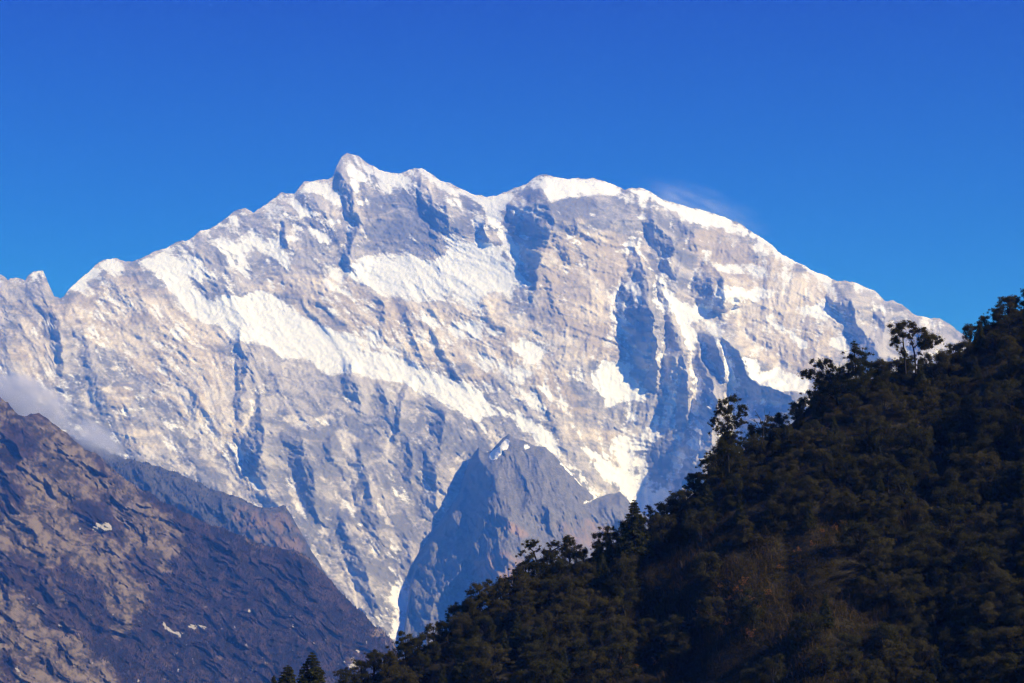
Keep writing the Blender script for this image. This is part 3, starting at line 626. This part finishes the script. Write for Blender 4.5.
skyline_tree('half_bare_tree', 'half bare shrubby tree with thin forked branches between two leafy crowns', (757, 440), 733,
  [zc([(220,470,5),(225,430,3),(215,395,2),(200,370,1)], *K2), zc([(225,430,3),(240,400,2),(246,372,1)], *K2), zc([(222,440,2),(205,405,1.6),(190,395,1)], *K2), zc([(225,425,2),(232,390,1.2),(228,362,.8)], *K2)],
  zc([(205,385,5),(240,390,6),(215,410,8),(240,415,9),(200,400,5)], *K2), M_BRUSH, 5, .15, fill=False)
K1 = (400, 400, .381)
skyline_tree('forked_tree', 'forked tree with separate dark tufts against the blue spur', (538, 590), 745,
  [zc([(365,520,7),(365,440,5),(350,400,4),(335,385,2)], *K1), zc([(365,440,5),(395,400,4),(440,375,2)], *K1)],
  zc([(318,408,9),(335,385,11),(352,380,13),(365,395,9),(342,415,14),(330,430,8),(390,385,9),(385,405,12),(412,380,13),(438,370,14),(452,372,8),(430,392,14),(400,412,15),(360,430,10),(305,455,9),(330,460,16),(380,440,22),(350,480,22)], *K1), M_LEAF, 6)
skyline_tree('round_tree', 'round-topped tree at the lower end of the wooded skyline', (481, 622), 742,
  [zc([(210,570,7),(210,520,5),(208,490,3)], *K1)], zc([(208,495,18),(185,508,13),(232,500,13),(240,512,10),(210,520,22),(190,535,16),(235,535,18),(265,490,11),(270,505,14)], *K1), M_LEAF, 7)
skyline_tree('broad_tree', 'broad low-domed tree just left of the lone fir on the skyline', (608, 566), 745,
  [zc([(548,430,7),(546,380,5),(545,345,3)], *K1)], zc([(545,340,14),(525,355,14),(565,352,15),(545,365,20),(520,380,14),(580,372,16),(590,362,10)], *K1), M_LEAF, 8)

cf = [conifer_meshes(31, 13, 3.1), conifer_meshes(32, 12, 3.3), conifer_meshes(33, 14, 3.0)]
def conifer_at(u, vtop, vbase, Y, k, label, wide=1.0):
    P0 = at(u, vbase, Y); h = (vbase - vtop) * Y / F / math.cos(PITCH); s = h / (13, 12, 14)[k]
    plant('fir_tree', P0, cf[k], u * .37, (s * wide, s * wide, s), label, 'fir tree')
conifer_at(635, 502, 560, 740, 0, 'layered fir standing proud of the skyline below the glacier snow', 1.25)
conifer_at(311, 656, 712, 640, 2, 'taller of the two fir tops rising at the bottom edge below the brown hill', 1.7)
conifer_at(287, 668, 716, 635, 1, 'shorter fir top beside the taller one at the bottom edge', 1.5)
conifer_at(273, 678, 716, 650, 0, 'barely visible fir tip left of the two taller fir tops', 1.0)

# ------------------------------------------------------------------ trees of the slope
BL = [broadleaf_meshes(100 + i, h, c) for i, (h, c) in enumerate([(10.5, 4.2), (9.5, 4.6), (11.5, 4.0), (8.5, 4.4), (12, 4.4), (10, 3.6)])]
cells = []
v = 300.0; row = 0
while v < 735:
    for u in np.arange(380 + (row % 2) * 12, 1060, 25.0):
        uu = u + random.uniform(-8, 8); vv = v + random.uniform(-7, 7); d = vv - fh_top(uu)
        if d < 3: continue
        if vv > 705: continue
        thick = (640 < uu < 880) and (vv > 560 - .12 * (uu - 640)) and vv < 690
        if thick and random.random() < .8: continue
        cells.append((uu, vv))
    v += 21.0 - .004 * (v - 300); row += 1
# the crest keeps a close row of its own
uu = 346.0
while uu < 1040:
    cells.append((uu, float(fh_top(uu)) + random.uniform(2, 8.5))); uu += random.uniform(11, 17)
print('slope trees', len(cells))
for i, (u, vv) in enumerate(cells):
    Y = float(fh_Y(np.array(u), np.array(vv))); P0 = at(u, vv, Y); P0[2] -= .3
    crest = vv - fh_top(u) < 9
    s = random.uniform(.85, 1.3) * (.80 if crest else 1.0)
    if random.random() < .10 and not crest:
        plant('fir_tree', P0, cf[i % 3], random.uniform(0, 6.28), s * .85, 'dark fir mixed among the broadleaf crowns on the shaded slope', 'fir tree', 'firs scattered through the hill forest')
    else:
        lab, grp = ('low tree closing the wooded skyline of the dark hill', 'trees along the crest of the forest hill') if crest else ('dark olive broadleaf tree massed on the shaded forest slope', 'broadleaf trees of the hill forest')
        plant('forest_tree', P0, BL[i % 6], random.uniform(0, 6.28), (s * random.uniform(.9, 1.15), s * random.uniform(.9, 1.15), s), lab, 'tree', grp)

# ------------------------------------------------------------------ undergrowth and bamboo, uncountable
def scatter(n, cond, seed):
    rs = np.random.default_rng(seed); u = rs.uniform(300, 1080, n); v = rs.uniform(290, 730, n); k = (v > fh_top(u) + 1) & cond(u, v)
    u, v = u[k], v[k]; return at(u, v, fh_Y(u, v)), rs
P, rs = scatter(36000, lambda u, v: (u > 0) & ((rng.uniform(0, 1, len(u)) < .62) | ((u > 600) & (v > 530))), 61)
u_ = rs.uniform(1040, 1560, 22000); v_ = rs.uniform(-300, 820, 22000); k_ = v_ > fh_top(u_); P2 = at(u_[k_], v_[k_], fh_Y(u_[k_], v_[k_]))
v2, f2, t2 = leaf_cloud(P2 + np.array([0, 0, 1.2]), rs.uniform(1.8, 4.2, len(P2)), 7, .55, rs, .8)      # the flank beyond the picture's edge
vv_, ff_, tt_ = leaf_cloud(P + np.array([0, 0, .5]), rs.uniform(.7, 2.2, len(P)), 26, .22, rs, .8)
tag(link(bpy.data.objects.new('undergrowth', mesh_np('undergrowth', np.concatenate([vv_, v2]), np.concatenate([ff_, f2 + len(vv_)]), M_BRUSH, {'tone': np.concatenate([tt_, t2])}, False))), 'dark tangled undergrowth between the trees of the shaded slope', 'undergrowth', kind='stuff')

def thick(u, v): return (u > 600) & (u < 920) & (v > 535 - .12 * (u - 640)) & (v < 715) & (fbm(u, v, 60, 4, 611) > -.05)
P, rs = scatter(60000, thick, 62); n = len(P)
h = rs.uniform(1.2, 3.6, n); a = rs.uniform(0, 6.28, n); lean = rs.uniform(.3, 1.5, n); wd_ = rs.uniform(.05, .13, n)
dx = np.stack([np.cos(a), np.sin(a), 0 * a], 1); sx_ = np.stack([-np.sin(a), np.cos(a), 0 * a], 1)
b0 = P - dx * 0; mid = P + dx * (lean * h * .25)[:, None] + np.array([0, 0, 1]) * (h * .65)[:, None]; tip = P + dx * (lean * h * .75)[:, None] + np.array([0, 0, 1]) * h[:, None]
V_ = np.stack([b0 - sx_ * wd_[:, None], b0 + sx_ * wd_[:, None], mid + sx_ * wd_[:, None], mid - sx_ * wd_[:, None], tip + sx_ * .02, tip - sx_ * .02], 1).reshape(-1, 3)
i0 = np.arange(n)[:, None] * 6; F_ = np.concatenate([i0 + np.array([0, 1, 2, 3]), i0 + np.array([3, 2, 4, 5])])
tag(link(bpy.data.objects.new('bamboo_thicket', mesh_np('bamboo_thicket', V_, F_, M_CANE, {'tone': np.repeat(rs.uniform(0, 1, n), 6)}, False))), 'brownish bamboo thicket of leaning blades on the shaded slope', 'bamboo', kind='stuff')

# rust-leaved shrubs in the thicket
rsx = np.random.default_rng(77); RM = []
for k in range(3):
    cs = [(rsx.normal() * .7, rsx.normal() * .7, rsx.uniform(.5, 2.4)) for _ in range(9)]
    lv, lf, lt = leaf_cloud(cs, rsx.uniform(.35, .7, 9), 60, .15, rsx); sv, sf = tube([[(0, 0, -.3, .06), (c[0] * .5, c[1] * .5, c[2] * .5, .04), (*c, .015)] for c in cs], 5)
    RM.append((mesh_np('trunk', sv, sf, M_BARK), mesh_np('crown', lv, lf, M_RUST, {'tone': lt}, False)))
for i, (u, vv) in enumerate([(722,590),(738,596),(752,606),(758,612),(700,618),(712,622),(694,630),(676,645),(684,655),(668,660),(730,604),(745,588),(716,606),(768,600),(705,630),(690,642),(662,648),(655,668),(728,628),(780,572),(812,548),(834,532),(822,536),(846,528),(862,530),(798,556),(752,640),(620,662),(636,672)]):
    vv += 3; P0 = at(u, vv, float(fh_Y(np.array(u * 1.0), np.array(vv * 1.0)))); P0[2] += 1.5
    plant('rust_shrub', P0, RM[i % 3], i * 1.7, rsx.uniform(.8, 1.4), 'rust-leaved shrub in the brownish bamboo thicket', 'shrub', 'rusty shrubs in the thicket')

# ------------------------------------------------------------------ far conifers on the two left ridges
def far_forest(name, P, U, V, cond, n, hmin, hmax, seed, label):
    rs = np.random.default_rng(seed); i = rs.integers(0, P.shape[0] - 1, n); j = rs.integers(0, P.shape[1] - 1, n)
    k = cond(U[i, j], V[i, j], rs); p = P[i[k], j[k]]; m = len(p); h = rs.uniform(hmin, hmax, m); r = h * rs.uniform(.16, .30, m)
    th = np.linspace(0, 2 * math.pi, 5, endpoint=False); ring = np.stack([np.cos(th), np.sin(th), 0 * th], 1)
    vs, fs = [], []
    for lv, (z0, z1, rr) in enumerate([(-.1, .62, 1.0), (.32, 1.0, .68)]):
        base = p[:, None] + ring[None] * (r * rr)[:, None, None] * rs.uniform(.7, 1.3, (m, 5, 1)); base[..., 2] += (z0 * h)[:, None]
        tip = p.copy(); tip[:, 2] += z1 * h; vs.append(np.concatenate([base, tip[:, None]], 1).reshape(-1, 3))
        o = np.arange(m)[:, None, None] * 6 + lv * m * 6; q = np.arange(5); fs.append((o + np.stack([q, (q + 1) % 5, q * 0 + 5], 1)[None]).reshape(-1, 3))
    tag(link(bpy.data.objects.new(name, mesh_np(name, np.concatenate(vs), np.concatenate(fs), M_FAR, None, False))), label, 'forest', kind='stuff')
lhp = raster(LH_PALE, 2); lhm = raster(LH_SCRUB[:2], 2); lhtop = np.array(LH_TOP, float)
far_forest('far_forest', LHP, LHU, LHV, lambda u, v, rs: ((sample(lhm, u, v) > .5) & (u > 60) & (sample(lhp, u, v) < .1)) | ((u > 110) & (u < 392) & (v - np.interp(u, lhtop[:, 0], lhtop[:, 1]) < 4)), 30000, 6, 13, 81, 'dark conifer forest covering the lower flank of the left hill')
mst = np.array(MS_TOP, float)
far_forest('shoulder_forest', MSP, MSU, MSV, lambda u, v, rs: (u > 90) & (u < 305) & (rs.uniform(0, 1, len(u)) < np.clip((262 - u) / 40, .12, 1)), 14000, 10, 20, 82, 'hazy blue conifer forest on the shoulder behind the left hill')

# ------------------------------------------------------------------ mist and blowing snow
def mist(name, label, u, v, Y, rx, ry, rz, dens, seed, rot=0.0, nscale=2.2, thr=(.40, .75), tint=(.74, .77, 1.0)):
    b = NB(name); c = b.coord()
    ln = b.n('ShaderNodeVectorMath', operation='LENGTH'); b.l(c, ln.inputs[0])
    fall = b.ramp(ln.outputs['Value'], .25, 1.0, 1.0, 0.0)
    mp = b.mapping(c, (1, 1, 1)); mp.node.inputs['Location'].default_value = (seed, seed * .7, 0)
    n = b.ramp(b.noise(mp, nscale, 5, .6), thr[0], thr[1])
    d = b.math('MULTIPLY', b.math('MULTIPLY', fall, n), dens)
    p = b.n('ShaderNodeVolumePrincipled'); p.inputs['Color'].default_value = (*tint, 1); b.l(d, p.inputs['Density']); b.l(p.outputs[0], b.out.inputs['Volume'])
    import bmesh
    bm = bmesh.new(); bmesh.ops.create_icosphere(bm, subdivisions=3, radius=1.0); me = bpy.data.meshes.new(name); bm.to_mesh(me); bm.free(); me.materials.append(b.m)
    o = link(bpy.data.objects.new(name, me)); o.location = at(u, v, Y); o.scale = (rx, ry, rz); o.rotation_euler = (0, rot, 0)
    tag(o, label, 'mist', kind='stuff')
mist('mist_bank', 'pale bank of mist drifting behind the top of the brown hill', 22, 402, 11400, 370, 280, 180, .024, 3.1, .35, 1.6, (.3, .7))
mist('mist_wisp', 'thin wisp of mist below the bank along the hill crest', 94, 438, 12000, 260, 210, 115, .012, 5.7, .5, 1.6, (.3, .7))
mist('snow_plume', 'thin veil of snow blown off the right-hand summit crest', 702, 210, 23800, 1000, 420, 330, .0018, 8.3, .36, 2.6, (.38, .85), (.96, .97, 1.0))

# ------------------------------------------------------------------ air
hb = NB('air'); vp = hb.n('ShaderNodeVolumePrincipled'); vp.inputs['Color'].default_value = (*HAZE_COLOR, 1); vp.inputs['Density'].default_value = HAZE_DENSITY
vp.inputs['Anisotropy'].default_value = 0.0; vp.inputs['Absorption Color'].default_value = (1, 1, 1, 1)
hb.l(vp.outputs[0], hb.out.inputs['Volume'])
x0, x1, y0, y1, z0, z1 = -61000, 61000, -4000, 61000, -6, 7000
hv = np.array([[x, y, z] for x in (x0, x1) for y in (y0, y1) for z in (z0, z1)], float)
hf = np.array([[0, 1, 3, 2], [4, 6, 7, 5], [0, 4, 5, 1], [2, 3, 7, 6], [0, 2, 6, 4], [1, 5, 7, 3]])
tag(link(bpy.data.objects.new('haze', mesh_np('haze', hv, hf, hb.m, None, False))), kind='stuff')
